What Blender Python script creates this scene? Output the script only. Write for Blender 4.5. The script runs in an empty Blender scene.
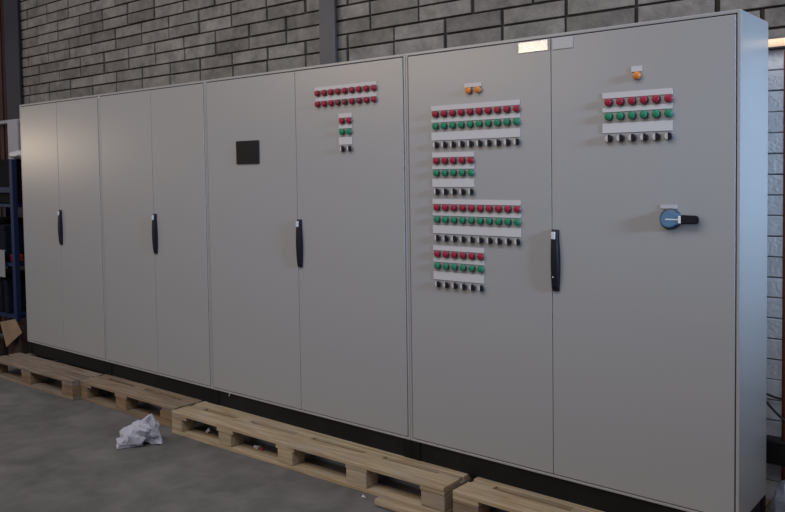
import bpy, bmesh, math, random
from mathutils import Vector, Matrix, noise
random.seed(7)
sc = bpy.context.scene
col = sc.collection
ZF = 0.244            # height of the cabinet plinth's top above the floor

# ------------------------------------------------------------------ materials
def new_mat(name):
    m = bpy.data.materials.new(name); m.use_nodes = True
    nt = m.node_tree
    return m, nt, nt.nodes['Principled BSDF']

def plain(name, rgb, rough=.5, metal=0., spec=.5, bump=0., bscale=200., vary=0., vscale=3.):
    m, nt, b = new_mat(name)
    b.inputs['Base Color'].default_value = (*rgb, 1)
    b.inputs['Roughness'].default_value = rough
    b.inputs['Metallic'].default_value = metal
    b.inputs['Specular IOR Level'].default_value = spec
    tc = nt.nodes.new('ShaderNodeTexCoord')
    if vary:
        n = nt.nodes.new('ShaderNodeTexNoise'); n.inputs['Scale'].default_value = vscale; n.inputs['Detail'].default_value = 5
        nt.links.new(tc.outputs['Object'], n.inputs['Vector'])
        r = nt.nodes.new('ShaderNodeValToRGB')
        r.color_ramp.elements[0].position = .3; r.color_ramp.elements[1].position = .7
        r.color_ramp.elements[0].color = (*[c*(1-vary) for c in rgb], 1)
        r.color_ramp.elements[1].color = (*[min(1, c*(1+vary)) for c in rgb], 1)
        nt.links.new(n.outputs['Fac'], r.inputs['Fac']); nt.links.new(r.outputs['Color'], b.inputs['Base Color'])
    if bump:
        n = nt.nodes.new('ShaderNodeTexNoise'); n.inputs['Scale'].default_value = bscale; n.inputs['Detail'].default_value = 3
        nt.links.new(tc.outputs['Object'], n.inputs['Vector'])
        bp = nt.nodes.new('ShaderNodeBump'); bp.inputs['Strength'].default_value = bump; bp.inputs['Distance'].default_value = .002
        nt.links.new(n.outputs['Fac'], bp.inputs['Height']); nt.links.new(bp.outputs['Normal'], b.inputs['Normal'])
    return m

def emit(name, rgb, strength):
    m, nt, b = new_mat(name)
    b.inputs['Base Color'].default_value = (*rgb, 1)
    b.inputs['Emission Color'].default_value = (*rgb, 1)
    b.inputs['Emission Strength'].default_value = strength
    return m

def wood(name, dark, light, stain):
    m, nt, b = new_mat(name)
    L = nt.links
    tc = nt.nodes.new('ShaderNodeTexCoord'); oi = nt.nodes.new('ShaderNodeObjectInfo')
    add = nt.nodes.new('ShaderNodeVectorMath'); add.operation = 'ADD'
    mp = nt.nodes.new('ShaderNodeMapping'); mp.inputs['Scale'].default_value = (2.2, 34, 34)
    sep = nt.nodes.new('ShaderNodeCombineXYZ')
    mul = nt.nodes.new('ShaderNodeMath'); mul.operation = 'MULTIPLY'; mul.inputs[1].default_value = 23
    L.new(oi.outputs['Random'], mul.inputs[0]); L.new(mul.outputs[0], sep.inputs['X']); L.new(mul.outputs[0], sep.inputs['Y'])
    L.new(tc.outputs['Object'], add.inputs[0]); L.new(sep.outputs[0], add.inputs[1]); L.new(add.outputs[0], mp.inputs['Vector'])
    n = nt.nodes.new('ShaderNodeTexNoise'); n.inputs['Scale'].default_value = 1.6; n.inputs['Detail'].default_value = 6; n.inputs['Distortion'].default_value = .6
    L.new(mp.outputs[0], n.inputs['Vector'])
    r = nt.nodes.new('ShaderNodeValToRGB'); r.color_ramp.elements[0].position = .32; r.color_ramp.elements[1].position = .62
    r.color_ramp.elements[0].color = (*dark, 1); r.color_ramp.elements[1].color = (*light, 1)
    L.new(n.outputs['Fac'], r.inputs['Fac'])
    n2 = nt.nodes.new('ShaderNodeTexNoise'); n2.inputs['Scale'].default_value = 5; n2.inputs['Detail'].default_value = 5
    L.new(add.outputs[0], n2.inputs['Vector'])
    r2 = nt.nodes.new('ShaderNodeValToRGB'); r2.color_ramp.elements[0].position = .5; r2.color_ramp.elements[1].position = .72
    r2.color_ramp.elements[0].color = (0, 0, 0, 1); r2.color_ramp.elements[1].color = (.75, .75, .75, 1)
    L.new(n2.outputs['Fac'], r2.inputs['Fac'])
    mx = nt.nodes.new('ShaderNodeMix'); mx.data_type = 'RGBA'; mx.inputs[7].default_value = (*stain, 1)
    L.new(r2.outputs['Color'], mx.inputs[0]); L.new(r.outputs['Color'], mx.inputs[6])
    hsv = nt.nodes.new('ShaderNodeHueSaturation')
    mr = nt.nodes.new('ShaderNodeMapRange'); mr.inputs[3].default_value = .85; mr.inputs[4].default_value = 1.15
    L.new(oi.outputs['Random'], mr.inputs[0]); L.new(mr.outputs[0], hsv.inputs['Value']); L.new(mx.outputs[2], hsv.inputs['Color'])
    L.new(hsv.outputs[0], b.inputs['Base Color'])
    b.inputs['Roughness'].default_value = .8
    bp = nt.nodes.new('ShaderNodeBump'); bp.inputs['Strength'].default_value = .3; bp.inputs['Distance'].default_value = .003
    L.new(n.outputs['Fac'], bp.inputs['Height']); L.new(bp.outputs['Normal'], b.inputs['Normal'])
    return m

def block_mat(name, c0, c1, c2, rough=.9, blotch=.35):
    m, nt, b = new_mat(name); L = nt.links
    g = nt.nodes.new('ShaderNodeNewGeometry')
    r = nt.nodes.new('ShaderNodeValToRGB')
    r.color_ramp.elements[0].color = (*c0, 1); r.color_ramp.elements[1].color = (*c2, 1)
    e = r.color_ramp.elements.new(.5); e.color = (*c1, 1)
    L.new(g.outputs['Random Per Island'], r.inputs['Fac'])
    tc = nt.nodes.new('ShaderNodeTexCoord')
    n = nt.nodes.new('ShaderNodeTexNoise'); n.inputs['Scale'].default_value = 9; n.inputs['Detail'].default_value = 8; n.inputs['Roughness'].default_value = .65
    L.new(tc.outputs['Object'], n.inputs['Vector'])
    mr = nt.nodes.new('ShaderNodeMapRange'); mr.inputs[1].default_value = .3; mr.inputs[2].default_value = .7
    mr.inputs[3].default_value = 1-blotch; mr.inputs[4].default_value = 1+blotch
    L.new(n.outputs['Fac'], mr.inputs[0])
    hs = nt.nodes.new('ShaderNodeHueSaturation'); L.new(mr.outputs[0], hs.inputs['Value']); L.new(r.outputs['Color'], hs.inputs['Color'])
    L.new(hs.outputs[0], b.inputs['Base Color'])
    b.inputs['Roughness'].default_value = rough; b.inputs['Specular IOR Level'].default_value = .25
    n2 = nt.nodes.new('ShaderNodeTexNoise'); n2.inputs['Scale'].default_value = 60; n2.inputs['Detail'].default_value = 6
    L.new(tc.outputs['Object'], n2.inputs['Vector'])
    bp = nt.nodes.new('ShaderNodeBump'); bp.inputs['Strength'].default_value = .6; bp.inputs['Distance'].default_value = .006
    L.new(n2.outputs['Fac'], bp.inputs['Height']); L.new(bp.outputs['Normal'], b.inputs['Normal'])
    return m

def concrete(name):
    m, nt, b = new_mat(name); L = nt.links
    tc = nt.nodes.new('ShaderNodeTexCoord')
    n = nt.nodes.new('ShaderNodeTexNoise'); n.inputs['Scale'].default_value = 1.7; n.inputs['Detail'].default_value = 9; n.inputs['Roughness'].default_value = .62
    L.new(tc.outputs['Object'], n.inputs['Vector'])
    r = nt.nodes.new('ShaderNodeValToRGB')
    r.color_ramp.elements[0].position = .3; r.color_ramp.elements[0].color = (.104, .099, .0965, 1)
    r.color_ramp.elements[1].position = .72; r.color_ramp.elements[1].color = (.186, .178, .173, 1)
    L.new(n.outputs['Fac'], r.inputs['Fac'])
    n2 = nt.nodes.new('ShaderNodeTexNoise'); n2.inputs['Scale'].default_value = 6; n2.inputs['Detail'].default_value = 8; n2.inputs['Distortion'].default_value = .7
    L.new(tc.outputs['Object'], n2.inputs['Vector'])
    mr = nt.nodes.new('ShaderNodeMapRange'); mr.inputs[1].default_value = .3; mr.inputs[2].default_value = .7; mr.inputs[3].default_value = .82; mr.inputs[4].default_value = 1.16
    L.new(n2.outputs['Fac'], mr.inputs[0])
    hs = nt.nodes.new('ShaderNodeHueSaturation'); L.new(mr.outputs[0], hs.inputs['Value']); L.new(r.outputs['Color'], hs.inputs['Color'])
    L.new(hs.outputs[0], b.inputs['Base Color'])
    b.inputs['Roughness'].default_value = .7; b.inputs['Specular IOR Level'].default_value = .3
    n3 = nt.nodes.new('ShaderNodeTexNoise'); n3.inputs['Scale'].default_value = 40; n3.inputs['Detail'].default_value = 6
    L.new(tc.outputs['Object'], n3.inputs['Vector'])
    bp = nt.nodes.new('ShaderNodeBump'); bp.inputs['Strength'].default_value = .25; bp.inputs['Distance'].default_value = .003
    L.new(n3.outputs['Fac'], bp.inputs['Height']); L.new(bp.outputs['Normal'], b.inputs['Normal'])
    return m

M = dict(
    paint=plain('light_grey_enamel', (.352, .348, .355), .30, 0, .5, .05, 420),
    gap_backing=plain('dark_grey_backing', (.085, .08, .09), .7),
    plinth=plain('black_plinth', (.0095, .009, .009), .6, 0, .2, 0, 200, .25, 6),
    plinth_corner=plain('black_plinth_corner', (.005, .005, .0055), .6, 0, .2),
    black=plain('black_plastic', (.006, .006, .012), .5, 0, .3),
    chrome=plain('chrome', (.82, .82, .84), .22, 1.),
    chrome_shine=plain('painted_chrome_shine', (.62, .62, .66), .35),  # pale non-metal, the bright reflections of chrome put into its colour
    bezel=plain('grey_bezel', (.16, .15, .16), .4, .3),
    red=plain('red_lens', (.30, .011, .034), .42, 0, .35),
    dull_red=plain('dull_red_lens', (.16, .016, .03), .3),
    green=plain('green_lens', (.012, .19, .095), .42, 0, .35),
    orange=plain('orange_lens', (.66, .20, .03), .3),
    strip=plain('white_label', (.56, .55, .57), .5),
    sticker=plain('glossy_sticker', (.6, .58, .57), .13, 0, 1.0),
    sticker_grey=plain('grey_sticker', (.47, .47, .49), .5),
    screen=plain('dark_screen', (.008, .008, .010), .5, 0, .2),
    bezel_black=plain('black_bezel', (.010, .010, .011), .6, 0, .25),
    blue=plain('blue_knob', (.10, .20, .34), .35),
    blue_dark=plain('dark_knob_base', (.035, .055, .09), .45),
    white=plain('white_mark', (.75, .78, .78), .5),
    floor=concrete('concrete_floor'),
    block=block_mat('grey_blocks', (.160, .148, .138), (.212, .198, .187), (.248, .233, .220)),
    block_white=block_mat('white_painted_blocks', (.62, .62, .65), (.66, .66, .69), (.70, .70, .73), .7, .1),
    mortar=plain('shadowed_mortar', (.05, .045, .04), .95, 0, .1, .5, 80, .3, 9),  # mortar colour darkened for the deep shadow in the joints
    mortar_white=plain('painted_mortar', (.34, .34, .38), .9, 0, .1, .4, 80),
    steel=plain('grey_painted_steel', (.095, .095, .108), .5, 0, .4, 0, 200, .12, 2),
    steel_dark=plain('dark_blue_grey_steel', (.038, .039, .054), .6, 0, .25, 0, 200, .15, 2),
    red_steel=plain('dark_red_steel', (.038, .009, .009), .6, 0, .3, 0, 200, .3, 3),
    rust=plain('red_brown_pipe', (.20, .062, .036), .6, 0, .3, 0, 200, .2, 8),
    rack_blue=plain('blue_rack', (.009, .022, .072), .55, 0, .25),
    shaded_goods=plain('shaded_goods', (.006, .006, .008), .8, 0, .12, 0, 200, .4, 12),  # goods coloured near black for the shade inside the rack
    shaded_blue_goods=plain('shaded_blue_goods', (.007, .009, .02), .8, 0, .12, 0, 200, .4, 12),
    paper=plain('paper', (.6, .6, .63), .7, 0, .3, .3, 30),
    grey_paper=plain('grey_paper', (.30, .30, .31), .8),
    red_goods=plain('red_goods', (.35, .02, .035), .5),
    card=plain('cardboard', (.24, .165, .105), .85, 0, .2, .1, 60, .18, 9),
    card_dark_shaded=plain('dark_shaded_cardboard', (.055, .036, .030), .85, 0, .2, .1, 60, .18, 9),  # dark cardboard, the shade on the box sides put in too
    pale_scrap=plain('pale_scrap', (.42, .30, .27), .8, 0, .2, 0, 60, .3, 14),
    yellow=plain('yellow_wrap', (.62, .48, .10), .5, 0, .4, .4, 40, .2, 10),
    grey_wrap=plain('blue_grey_wrap', (.33, .35, .44), .4, 0, .5, .6, 25, .25, 7),
    cable=plain('black_cable', (.014, .014, .016), .5),
    pipe=plain('pale_pipe', (.33, .33, .36), .4, .2),
    pale_panel=plain('pale_panel', (.36, .36, .42), .6),
    tube=emit('glowing_tube', (1., .74, .50), .78),
    wood_old=wood('weathered_wood', (.145, .10, .07), (.275, .21, .16), (.17, .14, .115)),
    wood_mid=wood('used_wood', (.16, .105, .062), (.27, .20, .135), (.17, .135, .11)),
    wood_new=wood('fresh_pine', (.29, .205, .112), (.445, .348, .230), (.35, .30, .245)),
    wood_block=wood('chip_block', (.16, .098, .05), (.26, .172, .095), (.15, .095, .062)),
)

def bag_mat():
    m, nt, b = new_mat('white_plastic_film'); L = nt.links
    b.inputs['Base Color'].default_value = (.46, .465, .545, 1); b.inputs['Roughness'].default_value = .45
    b.inputs['Subsurface Weight'].default_value = .25; b.inputs['Subsurface Radius'].default_value = (.02, .02, .02)
    tc = nt.nodes.new('ShaderNodeTexCoord')
    n = nt.nodes.new('ShaderNodeTexVoronoi'); n.inputs['Scale'].default_value = 16; n.feature = 'DISTANCE_TO_EDGE'
    L.new(tc.outputs['Object'], n.inputs['Vector'])
    bp = nt.nodes.new('ShaderNodeBump'); bp.inputs['Strength'].default_value = .5; bp.inputs['Distance'].default_value = .02
    L.new(n.outputs['Distance'], bp.inputs['Height']); L.new(bp.outputs['Normal'], b.inputs['Normal'])
    return m
M['bag'] = bag_mat()

# ------------------------------------------------------------------ mesh helpers
def tag(o, label=None, cat=None, group=None, kind=None):
    if label: o['label'] = label
    if cat: o['category'] = cat
    if group: o['group'] = group
    if kind: o['kind'] = kind
    return o

def empty(name, loc, rz=0.):
    o = bpy.data.objects.new(name, None); col.objects.link(o)
    o.location = loc; o.rotation_euler = (0, 0, rz); o.empty_display_size = .1
    return o

def link(name, me, parent=None, loc=(0, 0, 0), rot=(0, 0, 0)):
    o = bpy.data.objects.new(name, me); col.objects.link(o)
    if parent: o.parent = parent
    o.location = loc; o.rotation_euler = rot
    return o

class MB:
    """collects shapes with material slots into ONE mesh"""
    def __init__(s):
        s.bm = bmesh.new(); s.mats = []
    def slot(s, m):
        if m not in s.mats: s.mats.append(m)
        return s.mats.index(m)
    def _take(s, tmp, m, smooth=False):
        k = s.slot(m)
        for f in tmp.faces: f.material_index = k; f.smooth = smooth
        me = bpy.data.meshes.new('tmp'); tmp.to_mesh(me); tmp.free()
        s.bm.from_mesh(me); bpy.data.meshes.remove(me)
    def box(s, x0, x1, y0, y1, z0, z1, m, bev=0., seg=1, mat=None):
        t = bmesh.new(); bmesh.ops.create_cube(t, size=1)
        for v in t.verts:
            v.co = Vector(((x0+x1)/2+v.co.x*(x1-x0), (y0+y1)/2+v.co.y*(y1-y0), (z0+z1)/2+v.co.z*(z1-z0)))
        if bev: bmesh.ops.bevel(t, geom=list(t.edges), offset=bev, segments=seg, affect='EDGES', profile=.5)
        if mat is not None: bmesh.ops.transform(t, matrix=mat, verts=t.verts)
        s._take(t, m); return s
    def lathe(s, prof, m, n=20, mat=None):
        """profile [(r, h)] spun round -Y (h = distance out of the door face)"""
        t = bmesh.new(); rings = []
        for r, h in prof:
            if r < 1e-6: rings.append([t.verts.new((0, -h, 0))]); continue
            rings.append([t.verts.new((r*math.cos(2*math.pi*i/n), -h, r*math.sin(2*math.pi*i/n))) for i in range(n)])
        for a, b in zip(rings, rings[1:]):
            for i in range(n):
                j = (i+1) % n
                if len(b) == 1: t.faces.new((a[i], a[j], b[0]))
                elif len(a) == 1: t.faces.new((a[0], b[j], b[i]))
                else: t.faces.new((a[i], a[j], b[j], b[i]))
        bmesh.ops.recalc_face_normals(t, faces=t.faces)
        if mat is not None: bmesh.ops.transform(t, matrix=mat, verts=t.verts)
        s._take(t, m, True); return s
    def prism(s, pts, y0, y1, m, bev=0.):
        """outline in x,z extruded along y"""
        t = bmesh.new()
        a = [t.verts.new((x, y0, z)) for x, z in pts]; b = [t.verts.new((x, y1, z)) for x, z in pts]
        n = len(pts); t.faces.new(a); t.faces.new(b[::-1])
        for i in range(n): t.faces.new((a[i], b[i], b[(i+1) % n], a[(i+1) % n]))
        bmesh.ops.recalc_face_normals(t, faces=t.faces)
        if bev: bmesh.ops.bevel(t, geom=list(t.edges), offset=bev, segments=2, affect='EDGES')
        s._take(t, m); return s
    def tube(s, pts, r, m, n=10):
        t = bmesh.new(); rings = []; pts = [Vector(p) for p in pts]
        for i, p in enumerate(pts):
            d = (pts[min(i+1, len(pts)-1)]-pts[max(i-1, 0)]).normalized()
            u = d.orthogonal().normalized() if i == 0 else (u-d*u.dot(d)).normalized()
            w = d.cross(u)
            rings.append([t.verts.new(p+r*(u*math.cos(2*math.pi*k/n)+w*math.sin(2*math.pi*k/n))) for k in range(n)])
        for a, b in zip(rings, rings[1:]):
            for k in range(n): t.faces.new((a[k], a[(k+1) % n], b[(k+1) % n], b[k]))
        t.faces.new(rings[0][::-1]); t.faces.new(rings[-1])
        bmesh.ops.recalc_face_normals(t, faces=t.faces)
        s._take(t, m, True); return s
    def lump(s, c, rad, m, amp=.25, freq=6., seed=0., sub=4, floor=None, smooth=False):
        t = bmesh.new(); bmesh.ops.create_icosphere(t, subdivisions=sub, radius=1)
        for v in t.verts:
            d = v.co.normalized()
            q = Vector((d.x*rad[0], d.y*rad[1], d.z*rad[2]))
            k = abs(noise.noise(q*freq+Vector((seed, seed*2, -seed))))
            k2 = abs(noise.noise(q*freq*2.7+Vector((-seed, seed, seed))))
            p = Vector(c)+q*(1+amp*(.35-1.5*k)+amp*.5*(.3-k2))
            if floor is not None and p.z < floor: p.z = floor
            v.co = p
        s._take(t, m, smooth); return s
    def mesh(s, name):
        me = bpy.data.meshes.new(name); s.bm.to_mesh(me); s.bm.free()
        for m in s.mats: me.materials.append(m)
        return me
    def build(s, name, parent=None, loc=(0, 0, 0), rot=(0, 0, 0)):
        return link(name, s.mesh(name), parent, loc, rot)

# ------------------------------------------------------------------ setting
WY = .62                      # front of the block wall
PIT, CRS = .3864, .0925       # block pitch and course height
def block_wall():
    k_grey, k_white, k_mort = 0, 1, 2
    vs, fs, mi = [], [], []
    X0, X1 = -10.5, 1.6
    zref = 2.288+ZF
    def add_block(xa, xb, za, zb, white):
        g = .0035 if white else .0075; c = .002
        w = 1.25*g
        xa += w+random.uniform(-.004, .005); xb -= w+random.uniform(-.004, .005); za += g*.8+random.uniform(-.001, .0015); zb -= g*.8+random.uniform(-.001, .0015)
        j = random.uniform(-.004, .004)
        b = len(vs)
        for (e, y) in ((0, WY+.03), (0, WY+c+j), (c, WY+j)):
            vs.extend([(xa+e, y, za+e), (xb-e, y, za+e), (xb-e, y, zb-e), (xa+e, y, zb-e)])
        for r in (0, 4):
            for i in range(4):
                n = (i+1) % 4
                fs.append((b+r+i, b+r+n, b+r+4+n, b+r+4+i)); mi.append(white)
        fs.append((b+8, b+9, b+10, b+11)); mi.append(white)
    row = -math.ceil(zref/CRS)
    z = zref+row*CRS
    while z < 4.1:
        za, zb = max(z, 0.), z+CRS
        pair = math.floor(row/2)
        ph = -.287 if pair % 2 else -.287+PIT*.5
        k = math.ceil((X0-ph)/PIT)
        x = ph+k*PIT
        while x < X1:
            if zb-za > .03:
                add_block(x, x+PIT, za, zb, k_white if zb < 1.93+ZF+.02 else k_grey)
            x += PIT
        row += 1; z += CRS
    b = len(vs)
    vs.extend([(X0, WY+.014, 0), (X1+.3, WY+.014, 0), (X1+.3, WY+.014, 4.2), (X0, WY+.014, 4.2),
               (X0, WY+.22, 0), (X1+.3, WY+.22, 0), (X1+.3, WY+.22, 4.2), (X0, WY+.22, 4.2)])
    b2 = len(vs); zs = 1.93+ZF
    vs.extend([(X0, WY+.012, 0), (X1+.3, WY+.012, 0), (X1+.3, WY+.012, zs), (X0, WY+.012, zs)])
    fs.append((b2, b2+1, b2+2, b2+3)); mi.append(3)
    for f in ((0, 1, 2, 3), (5, 4, 7, 6), (3, 2, 6, 7), (1, 5, 6, 2), (4, 0, 3, 7)):
        fs.append(tuple(b+i for i in f)); mi.append(k_mort)
    me = bpy.data.meshes.new('wall_back'); me.from_pydata(vs, [], fs)
    for m in (M['block'], M['block_white'], M['mortar'], M['mortar_white']): me.materials.append(m)
    me.polygons.foreach_set('material_index', mi); me.update()
    return tag(link('wall_back', me), kind='structure')
block_wall()
fl = MB().box(-14, 7, -9, WY+.2, -.12, 0, M['floor']).build('floor'); tag(fl, kind='structure')

def steel_column(x0, x1, y0, y1, m, label):
    t = MB(); xc = (x0+x1)/2
    t.box(x0, x1, y0, y0+.014, 0, 4.1, m, .002)                       # front flange, the rest is set into the wall
    t.box(xc-.006, xc+.006, y0+.013, y1, 0, 4.1, m)
    t.box(x0+.01, x1-.01, y0+.014, y0+.030, 0, 4.1, m)
    return tag(t.build('steel_column'), label, 'column')
steel_column(-2.817, -2.676, .575, WY-.006, M['steel'], 'grey steel column on the block wall behind the cabinet with the black touch panel')
steel_column(-7.255, -6.962, .575, WY-.006, M['steel_dark'], 'dark blue-grey steel column at the left end of the block wall above the blue rack')

# ------------------------------------------------------------------ cabinets
H = 2.0; DEP = .379; RIM = .014; GAP = .0045

def control_meshes():
    c = {}
    def dome(m):
        t = MB()
        t.lathe([(0, 0), (.0178, 0), (.0178, .003), (.0165, .0045)], M['bezel'])
        t.lathe([(.0165, .003), (.0165, .011), (.0150, .0155), (.0105, .0180), (0, .0188)], m)
        return t.mesh('push_button')
    for k in ('red', 'dull_red', 'green', 'orange'): c[k] = dome(M[k])
    t = MB()
    t.lathe([(0, 0), (.0172, 0), (.0172, .005), (.0160, .0065), (0, .0065)], M['bezel'])
    half = lambda r, sg: [(sg*r*math.cos(a)+.0005, r*math.sin(a)) for a in [math.radians(-90+i*15) for i in range(13)]]
    t.prism(half(.0152, -1), -.0125, -.005, M['chrome_shine'], .0012)  # lit left side of the chrome bezel, shaped as a pale half
    t.prism(half(.0152, 1), -.0185, -.005, M['black'], .0012)
    c['sel'] = t.mesh('selector_switch')
    return c
CM = control_meshes()
CN = dict(red=('push_button', 'red push button'), dull_red=('push_button', 'dull dark red push button'),
          green=('push_button', 'green push button'), orange=('indicator_lamp', 'orange indicator lamp'),
          sel=('selector_switch', 'black and chrome selector switch'))

def handle_mesh():
    """bowed swing handle, front view outline tapering at the foot"""
    bm = bmesh.new(); n = 14; h = .275; w = .039
    rings = []
    for i in range(n+1):
        t = i/n; z = -h/2+h*t
        d = .0155+.009*math.sin(math.pi*t)
        ww = w*(.86+.14*math.sin(math.pi*min(1, t*1.15)))
        if i in (0, n): d *= .7
        c = .005
        rings.append([bm.verts.new(p) for p in ((0, 0, z), (0, -d+c, z), (c, -d, z), (ww-c, -d, z), (ww, -d+c, z), (ww, 0, z))])
    for a, b in zip(rings, rings[1:]):
        for k in range(6): bm.faces.new((a[k], a[(k+1) % 6], b[(k+1) % 6], b[k]))
    bm.faces.new(rings[0][::-1]); bm.faces.new(rings[-1])
    bmesh.ops.recalc_face_normals(bm, faces=bm.faces)
    me = bpy.data.meshes.new('door_handle'); bm.to_mesh(me); bm.free(); me.materials.append(M['black'])
    return me
HM = handle_mesh()
LM = MB().box(.004, .023, -.0235, -.014, .095, .128, M['chrome_shine'], .002).mesh('lock_cover')
SM = MB().lathe([(0, .024), (.004, .024), (.004, .0265), (0, .0265)], M['chrome'], 10).mesh('screw')

def strip(door, ox, x0, x1, z0, z1, m='strip', name='label_strip', label='white label strip'):
    o = MB().box(x0-ox, x1-ox, -.0016, 0.0005, z0, z1, M[m], .0004).build(name, door, (0, -.002, 0))
    o['label'] = label
    return o

def control(door, ox, kind, x, z):
    nm, lb = CN[kind]
    o = link(nm, CM[kind], door, (x-ox+.008, -.002, z)); o['label'] = lb
    return o

def row(door, ox, kind, x0, x1, n, z):
    for i in range(n):
        k = kind(i) if callable(kind) else kind
        control(door, ox, k, x0+(x1-x0)*i/max(1, n-1), z)

def cabinet(xa, xs, xb, label, screw=False):
    """xa left side, xs split of the doors, xb right side; origin at the left bottom of the plinth"""
    root = empty('control_cabinet', (xa, 0, ZF-.1))
    tag(root, label, 'cabinet', 'grey electrical cabinets standing in a row')
    W = xb-xa; s = xs-xa; P = .1
    e = .0006
    MB().box(e, W-e, .022, DEP, P, P+H, M['paint'], .004, 2).build('body', root)
    f = MB()                                                     # rim round the doors
    f.box(e, RIM, 0, .0225, P, P+H, M['paint'], .0025, 2); f.box(W-RIM, W-e, 0, .0225, P, P+H, M['paint'], .0025, 2)
    f.box(RIM-.003, W-RIM+.003, 0, .0225, P+H-RIM, P+H, M['paint'], .0025, 2); f.box(RIM-.003, W-RIM+.003, 0, .0225, P, P+.012, M['paint'], .0025, 2)
    f.build('frame', root)
    g = MB().box(RIM+.0005, W-RIM-.0005, .019, .0215, P+.0125, P+H-RIM-.0005, M['gap_backing']).build('gap_backing', root)  # dark sheet across the whole door opening, keeps the gaps dark
    p = MB()
    p.box(.006, W-.006, .012, DEP-.01, 0, P-.0004, M['plinth']); pl = p.build('plinth', root)
    for cx in (.0006, W-.0556):
        for cy in (.006, DEP-.06):
            MB().box(cx, cx+.055, cy, cy+.054, 0.0003, P-.0008, M['plinth_corner'], .002).build('plinth_corner', pl)
    D = []
    for (a, b) in ((RIM+GAP, s-.0014), (s+.0014, W-RIM-GAP)):
        d = MB().box(0, b-a, 0, .0175, -(H-RIM-GAP-.0165), 0, M['paint'], .002, 2).build('door', root, (a, -.002, P+H-RIM-GAP))
        D.append((d, xa+a))
    h = link('door_handle', HM, root, (s+.003, -.002, P+.993))
    h['label'] = 'black swing handle'
    l = link('lock_cover', LM, h); l['label'] = 'chrome lock cover'
    if screw: link('screw', SM, h, (.014, 0, -.075))
    return root, D
# doors carry their fittings in a frame whose origin is the door's top left; zz() turns a height above the plinth into it
def zz(z): return z-(H-RIM-GAP)

c1, D1 = cabinet(-5.789, -5.172, -4.551, 'plain grey double-door cabinet at the far left end of the row, nearest the blue rack')
c2, D2 = cabinet(-4.551, -3.884, -3.286, 'plain grey double-door cabinet second from the left end, without buttons or screen')
c3, D3 = cabinet(-3.286, -2.450, -1.637, 'grey double-door cabinet with black touch panel and a T-shaped set of red buttons')
c4, D4 = cabinet(-1.637, -.8075, 0., 'grey double-door cabinet at the right end with most buttons and blue rotary main switch', True)

def panel_group(D, x0, x1, n, zr, strips=True):
    """red row, green row, selector row, each under its white strip"""
    door, ox = D
    row(door, ox, 'red', x0, x1, n, zz(zr)); row(door, ox, 'green', x0, x1, n, zz(zr-.060)); row(door, ox, 'sel', x0, x1, n, zz(zr-.152))
    a, b = x0-.022, x1+.023
    strip(door, ox, a, b, zz(zr+.0165), zz(zr+.0405)); strip(door, ox, a, b, zz(zr-.0415), zz(zr-.021))
    strip(door, ox, a, b, zz(zr-.130), zz(zr-.0885))
A, B = D4
panel_group(A, -1.451, -.989, 10, 1.6805)
panel_group(A, -1.449, -1.2435, 5, 1.4495)
panel_group(A, -1.449, -.989, 10, 1.2185)
panel_group(A, -1.449, -1.1925, 6, .987)
row(A[0], A[1], 'orange', -1.251, -1.198, 2, zz(1.7825)); strip(A[0], A[1], -1.272, -1.173, zz(1.798), zz(1.817))
strip(A[0], A[1], -.970, -.822, zz(1.9310), zz(1.9775), 'sticker', 'sticker', 'glossy white sticker')
panel_group(B, -.540, -.2835, 6, 1.6795)
control(B[0], B[1], 'orange', -.415, zz(1.782)); strip(B[0], B[1], -.434, -.386, zz(1.7985), zz(1.821))
strip(B[0], B[1], -.798, -.698, zz(1.929), zz(1.9775), 'sticker_grey', 'sticker', 'pale grey sticker')
strip(B[0], B[1], -.311, -.242, zz(1.2335), zz(1.2495), 'sticker_grey', 'label_strip', 'small grey label strip')
A, B = D3
row(B[0], B[1], 'red', -2.270, -1.8525, 9, zz(1.8415))
row(B[0], B[1], lambda i: 'dull_red' if i in (3, 4, 6) else 'red', -2.2695, -1.8525, 9, zz(1.781))
strip(B[0], B[1], -2.288, -1.829, zz(1.855), zz(1.8755)); strip(B[0], B[1], -2.282, -1.829, zz(1.797), zz(1.8215))
panel_group(B, -2.085, -2.033, 2, 1.6795)

# black touch panel on the left door of the third cabinet
t = MB().box(-.1045, .1045, -.010, 0, -.0705, .0705, M['bezel_black'], .004, 2).build('touch_panel', c3, (3.286-2.872, -.002, .1+1.529))
t['label'] = 'black touch panel'
MB().box(-.088, .088, -.0112, -.0095, -.050, .056, M['screen'], .0005).build('screen', t)

# rotary main switch on the right door of the fourth cabinet
sw = MB().lathe([(0, 0), (.044, 0), (.044, .008), (.040, .013), (0, .013)], M['blue_dark'], 32).build('rotary_switch', c4, (1.637-.2685, -.002, .1+1.192))
sw['label'] = 'blue rotary main switch with black grip'
pts = [(.034*math.cos(a), .034*math.sin(a)) for a in [math.radians(50+i*(260/18)) for i in range(19)]]
pts += [(.050, -.017), (.050, .017)]
MB().prism(pts, -.032, -.012, M['blue'], .004).build('knob', sw)['label'] = 'blue knob'
MB().prism([(.049, -.0185), (.112, -.017), (.119, -.010), (.119, .010), (.112, .017), (.049, .0185)], -.034, -.012, M['black'], .004).build('grip', sw)['label'] = 'black grip'
mk = MB(); mk.box(-.012, .042, -.0332, -.031, -.0022, .0022, M['white'], .0004); mk.box(.041, .051, -.0345, -.030, -.0145, .0145, M['white'], .0008)
mk.build('pointer', sw)['label'] = 'white pointer line'

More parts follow.
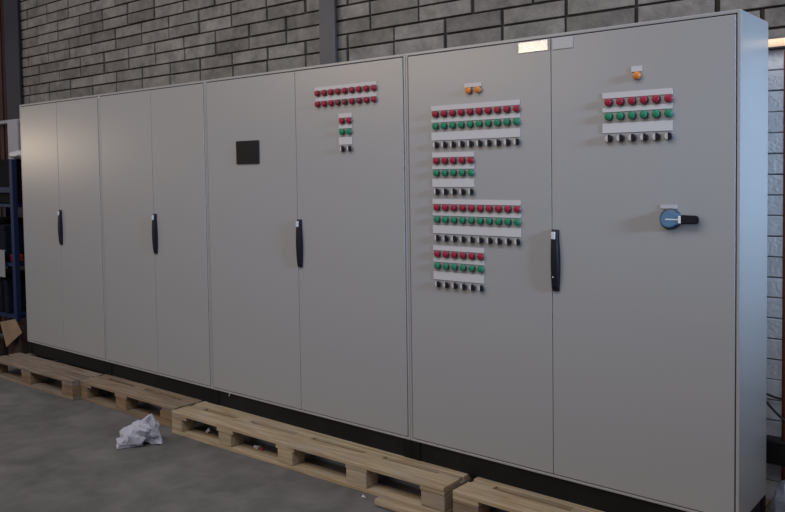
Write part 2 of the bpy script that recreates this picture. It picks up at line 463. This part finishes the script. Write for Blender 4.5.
# ------------------------------------------------------------------ pallets
def pallet(loc, rz, L, posts, label, top, blk, gaps, front_bottom=True):
    """origin at the front left corner on the floor; posts = [(x0,x1)] blocks along the front"""
    root = empty('pallet', loc, rz); tag(root, label, 'pallet', 'wooden pallets under the cabinets')
    W = .8; T = .022
    ys = [(0, .134), (.134+gaps, .134+gaps+.10), (.3275, .4725), (.66-gaps-.10, .66-gaps), (.658, .80)]
    def part(name, x0, x1, y0, y1, z0, z1, m, bev=.003):
        cx, cy, cz = (x0+x1)/2, (y0+y1)/2, (z0+z1)/2
        t = MB().box(x0-cx, x1-cx, y0-cy, y1-cy, z0-cz, z1-cz, m, bev, 2)
        if L > .5 and x1-x0 > .5:
            pass
        return t.build(name, root, (cx, cy, cz), (0, 0, random.uniform(-.002, .002)))
    for (a, b) in ys:
        part('top_board', random.uniform(0, .004), L-random.uniform(0, .004), a, b, .122, .144, top)
    for (a, b) in posts:
        w = .145; c = (a+b)/2
        ca, cb = (a, a+w) if a < .01 else ((b-w, b) if b > L-.01 else (c-w/2, c+w/2))
        xa, xb = max(ca, .001), min(cb, L-.001); xm = (xa+xb)/2
        t = MB().box(xa-xm, xb-xm, -.399, .399, -.011, .0109, top, .003, 2)
        if gaps > .03:                                            # piece added in the slot so it looks lit over the cross boards
            t.box(xa-xm+.01, xb-xm-.01, -.399+.136, -.399+.132+gaps, .010, .030, top, .002)
        t.build('cross_board', root, (xm, .400, .111))
        for (ya, yb) in ((.002, .1), (.33, .47), (.70, .798)):
            part('block', a+.001, b-.001, ya, yb, .0221, .0999, blk, .004)
    for (a, b) in ((0.001, .10), (.34, .46), (.70, .799)):
        if a < .01 and not front_bottom: continue
        part('bottom_board', 0, L, a, b, 0, .022, top)
    return root

def posts_at(x0, rz, lst): return [(a-x0, b-x0) for a, b in lst]
rz1 = .02; L1 = 1.27
pallet((-4.592-L1*math.cos(rz1), -.257-L1*math.sin(rz1), 0), rz1, L1, [(0, .10), (.515, .655), (1.12, L1)], 'weathered grey-brown wooden pallet jutting out slightly at the far left end of the row', M['wood_old'], M['wood_block'], .020)
pallet((-4.585, -.200, 0), 0, 1.172, [(0, .095), (.472, .60), (1.0, 1.172)], 'brown wooden pallet with narrow board slots behind the crumpled white plastic bag', M['wood_mid'], M['wood_block'], .044)
rz3 = .023
L3 = 2.105
pallet((-3.382, -.249, 0), rz3, L3, [(0, .10), (.455, .57), (.965, 1.085), (1.48, 1.62), (1.965, 2.105)], 'long pale fresh pine pallet with five front blocks under the touch panel cabinet', M['wood_new'], M['wood_new'], .044)
pallet((-1.232, -.200, 0), 0, 1.2, [(0, .145), (.5275, .6725), (1.055, 1.2)], 'pale wooden pallet at the right end under the cabinet with the rotary switch', M['wood_new'], M['wood_mid'], .044)

# loose timber in front of the long pallet
tb = MB(); tb.box(-.26, .26, -.022, .022, -.020, .020, M['wood_new'], .014, 4)
o = tb.build('timber_batten', None, (-1.372, -.279, .0205), (0, 0, .03))
tag(o, 'short rounded pale wooden batten lying on the floor against the long pallet', 'batten')

# ------------------------------------------------------------------ litter
def film_chunk(mb, c, rad, n, seed, m, floor=.001, pts=()):
    rng = random.Random(seed); t = bmesh.new()
    for i in range(n):
        d = Vector((rng.gauss(0, 1), rng.gauss(0, 1), rng.gauss(0, 1))).normalized()
        k = rng.uniform(.72, 1.08)
        t.verts.new((c[0]+d.x*rad[0]*k, c[1]+d.y*rad[1]*k, max(floor, c[2]+d.z*rad[2]*k)))
    for p in pts: t.verts.new(p)
    h = bmesh.ops.convex_hull(t, input=t.verts)
    bmesh.ops.delete(t, geom=[v for v in t.verts if not v.link_faces], context='VERTS')
    bmesh.ops.subdivide_edges(t, edges=t.edges, cuts=2, use_grid_fill=True)
    for v in t.verts:
        if v.co.z > floor+.004:
            q = v.co*26+Vector((seed, 0, 0))
            v.co += Vector((noise.noise(q), noise.noise(q+Vector((9, 0, 0))), noise.noise(q+Vector((0, 9, 0)))))*.016
            v.co.z = max(v.co.z, floor)
    mb._take(t, m)
b = MB()
film_chunk(b, (-.01, -.01, .045), (.105, .095, .085), 26, 3, M['bag'])
film_chunk(b, (.045, .06, .085), (.085, .075, .085), 24, 5, M['bag'])
film_chunk(b, (.02, .03, .06), (.095, .09, .09), 24, 11, M['bag'])
film_chunk(b, (0, 0, 0), (0, 0, 0), 0, 8, M['bag'], .001, [(.03, .03, .15), (.075, .085, .150), (.055, .095, .13), (.145, .085, .004), (.125, .115, .003), (.085, .045, .004), (.10, .05, .03), (.06, .03, .05)])
film_chunk(b, (0, 0, 0), (0, 0, 0), 0, 13, M['bag'], .001, [(.0, .0, .12), (.05, .06, .165), (-.06, -.02, .10), (-.085, -.075, .03), (-.0, -.13, .004), (.07, .0, .003), (.03, -.07, .07), (-.09, .0, .05)])
film_chunk(b, (-.02, -.075, .02), (.075, .055, .035), 18, 9, M['bag'])
film_chunk(b, (-.075, -.02, .03), (.05, .06, .065), 16, 21, M['bag'])
tag(b.build('plastic_bag', None, (-3.385, -.505, 0)), 'crumpled white translucent plastic bag lying on the floor before the pallets', 'bag')

def scrap(name, loc, rad, label, cat, m, seed, group=None):
    t = MB(); film_chunk(t, (0, 0, rad[2]*.8), rad, 11, seed, m, .0006)
    return tag(t.build(name, None, loc), label, cat, group)
scrap('paper_scrap', (-3.125, -.16, .022), (.030, .016, .022), 'white paper scrap inside the long pallet, in its first opening from the left', 'litter', M['paper'], 1)
s2 = scrap('paper_scrap', (-2.665, -.155, .022), (.026, .016, .018), 'white paper scrap with a red edge inside the long pallet, second opening', 'litter', M['paper'], 2.)
r2 = MB().lump((.036, .004, .008), (.018, .010, .009), M['red_goods'], .4, 30, 4., 2, .0006).build('red_edge', s2); r2['label'] = 'red edge'
scrap('paper_scrap', (-1.742, -.262, 0), (.013, .010, .008), 'tiny white scrap on the floor in front of the long pallet', 'litter', M['paper'], 3.)
ct = MB().tube([(-.012, 0, -.012), (-.004, -.004, 0), (.004, -.003, .012), (.014, 0, .022)], .0025, M['white'], 6)
o = ct.build('cable_tie', None, (-3.108, .0055, .236)); tag(o, 'small white cable tie stuck to the black plinth near the left cabinets', 'cable tie')

# ------------------------------------------------------------------ left corner
rp = MB(); rp.box(-7.78, -7.30, .590, WY-.006, 0, 4.0, M['red_steel'], .004)
for x in (-7.72, -7.60, -7.48, -7.36): rp.box(x-.012, x+.012, .578, .592, 0, 4.0, M['red_steel'], .004)
tag(rp.build('steel_panel'), 'dark red ribbed steel panel on the wall left of the dark steel column', 'panel')

rk = empty('shelving_rack', (-6.62, .28, 0)); tag(rk, 'blue steel shelving rack loaded with shade-darkened goods at the left end of the cabinets', 'rack')
for sx in (-.42, .42):
    for sy in (-.16, .16):
        MB().box(sx-.028, sx+.028, sy-.022, sy+.022, 0, 1.797, M['rack_blue'], .003).build('post', rk)
for z in (.40, .87, 1.40):
    MB().box(-.392, .392, -.175, .175, z-.03, z, M['rack_blue'], .003).build('shelf', rk)
MB().box(-.392, .392, -.180, -.165, 1.50, 1.55, M['rack_blue'], .003).build('cross_bar', rk)
for i, (x0, x1, z0, h, m, lb) in enumerate((
        (-.36, .10, .40, .34, 'shaded_goods', 'shade-darkened crate on the lowest shelf of the blue rack'),
        (.13, .22, .40, .30, 'shaded_blue_goods', 'shade-darkened blue crate on the lowest shelf of the blue rack'),
        (-.36, .02, .87, .38, 'shaded_goods', 'shade-darkened crate on the middle shelf of the blue rack'),
        (.05, .20, .87, .33, 'shaded_blue_goods', 'shade-darkened blue crate on the middle shelf of the blue rack'),
        (-.36, .37, 1.40, .397, 'shaded_goods', 'wide shade-darkened crate on the top shelf of the blue rack'))):
    t = empty('crate', (-6.62+(x0+x1)/2, .28, z0)); tag(t, lb, 'crate', 'shade-darkened crates on the blue rack')
    w = (x1-x0)/2
    MB().box(-w, w, -.15, .15, .0005, h, M[m], .012, 2).build('body', t)
    MB().box(-w-.004, w+.004, -.154, .154, h-.0395, h+.003, M[m], .006, 2).build('rim', t)
# things on and round the rack
pp = MB().lump((0, 0, .035), (.12, .08, .04), M['paper'], .45, 11, 2.2, 4, .0005)
tag(pp.build('paper_bundle', None, (-6.24, .22, 1.8005)), 'crumpled white paper on top of the blue rack', 'paper')
tp = MB().box(-.10, .10, -.012, .012, 0, .38, M['pale_panel'], .004)
tag(tp.build('pale_board', None, (-6.67, .36, 1.801), (.0, 0, 0)), 'pale grey board standing on top of the blue rack', 'board')
tb = MB().tube([(-8.6, .55, 2.19), (-6.15, .55, 2.19)], .022, M['pipe'], 12)
tag(tb.build('wall_pipe'), 'pale horizontal pipe crossing the dark steel column at the left', 'pipe')
sg = MB().box(-.11, .11, -.003, .003, 0, .24, M['grey_paper'], .001); sg.box(-.11, .11, -.003, .016, .2395, .2425, M['grey_paper'])
tag(sg.build('sheet', None, (-6.45, .085, .74)), 'grey sheet hanging on the front of the blue rack', 'sheet')
rd = MB().box(-.05, .05, -.04, .04, 0, .07, M['red_goods'], .012, 2)
tag(rd.build('red_package', None, (-6.33, .19, .8702)), 'small red package at the right end of the blue rack', 'package')

def open_box(name, loc, rz, w, d, h, m, label):
    r = empty(name, loc, rz); tag(r, label, 'box')
    t = MB(); k = .005
    t.box(-w, w, -d, -d+k, .001, h, m); t.box(-w, w, d-k, d, .001, h, m)
    t.box(-w, -w+k, -d+k, d-k, .001, h, m); t.box(w-k, w, -d+k, d-k, .001, h, m); t.box(-w, w, -d, d, .0, .005, m)
    t.build('body', r)
    return r
r = open_box('cardboard_box', (-6.038, .125, 0), 0, .107, .125, .36, M['card_dark_shaded'], 'open brown cardboard box with a light torn flap beside the left end of the cabinets')
def slab(name, pts, thick, m, parent):
    t = bmesh.new(); P = [Vector(p) for p in pts]; n = (P[1]-P[0]).cross(P[2]-P[0]).normalized()*thick
    a = [t.verts.new(p) for p in P]; b = [t.verts.new(p+n) for p in P]
    t.faces.new(a[::-1]); t.faces.new(b)
    for i in range(4): t.faces.new((a[i], a[(i+1) % 4], b[(i+1) % 4], b[i]))
    bmesh.ops.recalc_face_normals(t, faces=t.faces)
    mb = MB(); mb._take(t, m); return mb.build(name, parent)
slab('flap', [(-.195, -.150, .365), (.04, -.128, .412), (.203, -.150, .315), (.0, -.190, .175)], .005, M['card'], r)['label'] = 'light brown flap'
slab('flap', [(-.107, .122, .358), (.102, .122, .358), (.102, .20, .42), (-.107, .20, .42)], .005, M['card_dark_shaded'], r)
open_box('cardboard_box', (-6.40, -.06, 0), .3, .14, .10, .21, M['card_dark_shaded'], 'small dark brown cardboard box on the floor in front of the blue rack')
# ------------------------------------------------------------------ right end
lt = empty('glowing_strip', (.35, WY-.006, 1.94+ZF)); tag(lt, 'glowing warm white strip on the wall beyond the right cabinet', 'lamp')  # bright warm strip on the wall, built as an emissive tube
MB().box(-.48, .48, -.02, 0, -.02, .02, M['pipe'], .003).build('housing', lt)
MB().tube([(-.46, -.033, 0), (.46, -.033, 0)], .0165, M['tube'], 14).build('tube', lt)['label'] = 'glowing tube'
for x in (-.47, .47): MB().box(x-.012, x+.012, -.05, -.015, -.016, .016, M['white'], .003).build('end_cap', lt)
tag(MB().tube([(.029, .57, .0), (.029, .57, 2.14)], .017, M['rust'], 14).build('wall_pipe'), 'red-brown vertical pipe on the white wall beyond the right cabinet', 'pipe')
jb = empty('junction_box', (.0, WY-.006, .375)); tag(jb, 'black box on the white wall behind the right cabinet', 'box')
MB().box(-.06, .09, -.07, 0, -.055, .055, M['cable'], .006, 2).build('body', jb)
MB().box(-.056, .086, -.078, -.0705, -.051, .051, M['bezel_black'], .004, 2).build('lid', jb)
def sag(pts, n=14):
    out = []
    for i in range(len(pts)-1):
        a, b = Vector(pts[i]), Vector(pts[i+1])
        for k in range(n):
            t = k/n; p = a.lerp(b, t); p.z -= .03*math.sin(math.pi*t); out.append(p)
    out.append(Vector(pts[-1])); return out
tag(MB().tube(sag([(-.08, .56, .63), (.12, .53, .50), (.45, .58, .55)]), .006, M['cable'], 8).build('cable'), 'black sagging cable on the wall beyond the right cabinet, the lower of two', 'cable')
tag(MB().tube(sag([(-.08, .585, .63), (.14, .585, .65), (.45, .60, .67)]), .005, M['cable'], 8).build('cable'), 'black cable running nearly level on the wall beyond the right cabinet, the upper of two', 'cable')
gw = MB().lump((0, 0, .13), (.10, .07, .15), M['grey_wrap'], .35, 9, 6.1, 4, .001)
tag(gw.build('plastic_wrap', None, (.085, .468, 0)), 'blue-grey crumpled plastic wrap on the floor behind the right cabinet', 'wrap')
yw = MB().lump((0, 0, .08), (.045, .04, .12), M['yellow'], .35, 11, 9.4, 4, .001)
tag(yw.build('yellow_packet', None, (.085, .285, 0)), 'yellow crumpled packet on the floor beside the right cabinet', 'packet')

# ------------------------------------------------------------------ light
def area(name, loc, target, sx, sy, power, rgb):
    l = bpy.data.lights.new(name, 'AREA'); l.shape = 'RECTANGLE'; l.size = sx; l.size_y = sy; l.energy = power; l.color = rgb
    o = bpy.data.objects.new(name, l); col.objects.link(o); o.location = loc
    d = (Vector(target)-Vector(loc)).normalized()
    o.rotation_euler = d.to_track_quat('-Z', 'Y').to_euler()
    return o
area('roof_skylight', (-1.5, -4.2, 6.2), (-1.5, -1.6, 0), 9, 2.5, 260, (1., .975, .985))
rw = area('right_window', (7.5, -1.2, 3.0), (0, .3, 1.74), 1.0, .7, 9.8, (.46, .70, 1.)); rw.data.spread = math.radians(17)
fwin = area('far_window', (-6.45, -6.6, 3.42), (-1.8, 0, 2.2), 4.1, .35, 36, (1., .78, .56)); fwin.data.spread = math.radians(120)
area('left_lamp', (-11.7, -2.95, 2.08), (-5.6, 0, 1.9), .55, .36, 21, (1., .80, .60))
w = bpy.data.worlds.new('world'); sc.world = w; w.use_nodes = True
bg = w.node_tree.nodes['Background']; bg.inputs['Color'].default_value = (.84, .87, 1., 1); bg.inputs['Strength'].default_value = .19

# ------------------------------------------------------------------ camera
cam = bpy.data.cameras.new('camera'); co = bpy.data.objects.new('camera', cam); col.objects.link(co)
yaw, pitch, roll, f = -.69227, -.04326, -.0148, 803.987
fw = Vector((math.sin(yaw)*math.cos(pitch), math.cos(yaw)*math.cos(pitch), math.sin(pitch)))
rt = Vector((math.cos(yaw), -math.sin(yaw), 0)); up = rt.cross(fw)
r2 = rt*math.cos(roll)+up*math.sin(roll); u2 = up*math.cos(roll)-rt*math.sin(roll)
co.matrix_world = Matrix(((r2.x, u2.x, -fw.x, .94017), (r2.y, u2.y, -fw.y, -3.22745), (r2.z, u2.z, -fw.z, 1.40586+ZF), (0, 0, 0, 1)))
cam.sensor_width = 36; cam.lens = f/785*36; cam.shift_y = -50.888/785
cam.clip_start = .05; cam.clip_end = 100
sc.camera = co
vs = sc.view_settings
vs.view_transform = 'Standard'; vs.look = 'None'; vs.exposure = -.04; vs.gamma = 1; vs.use_curve_mapping = False
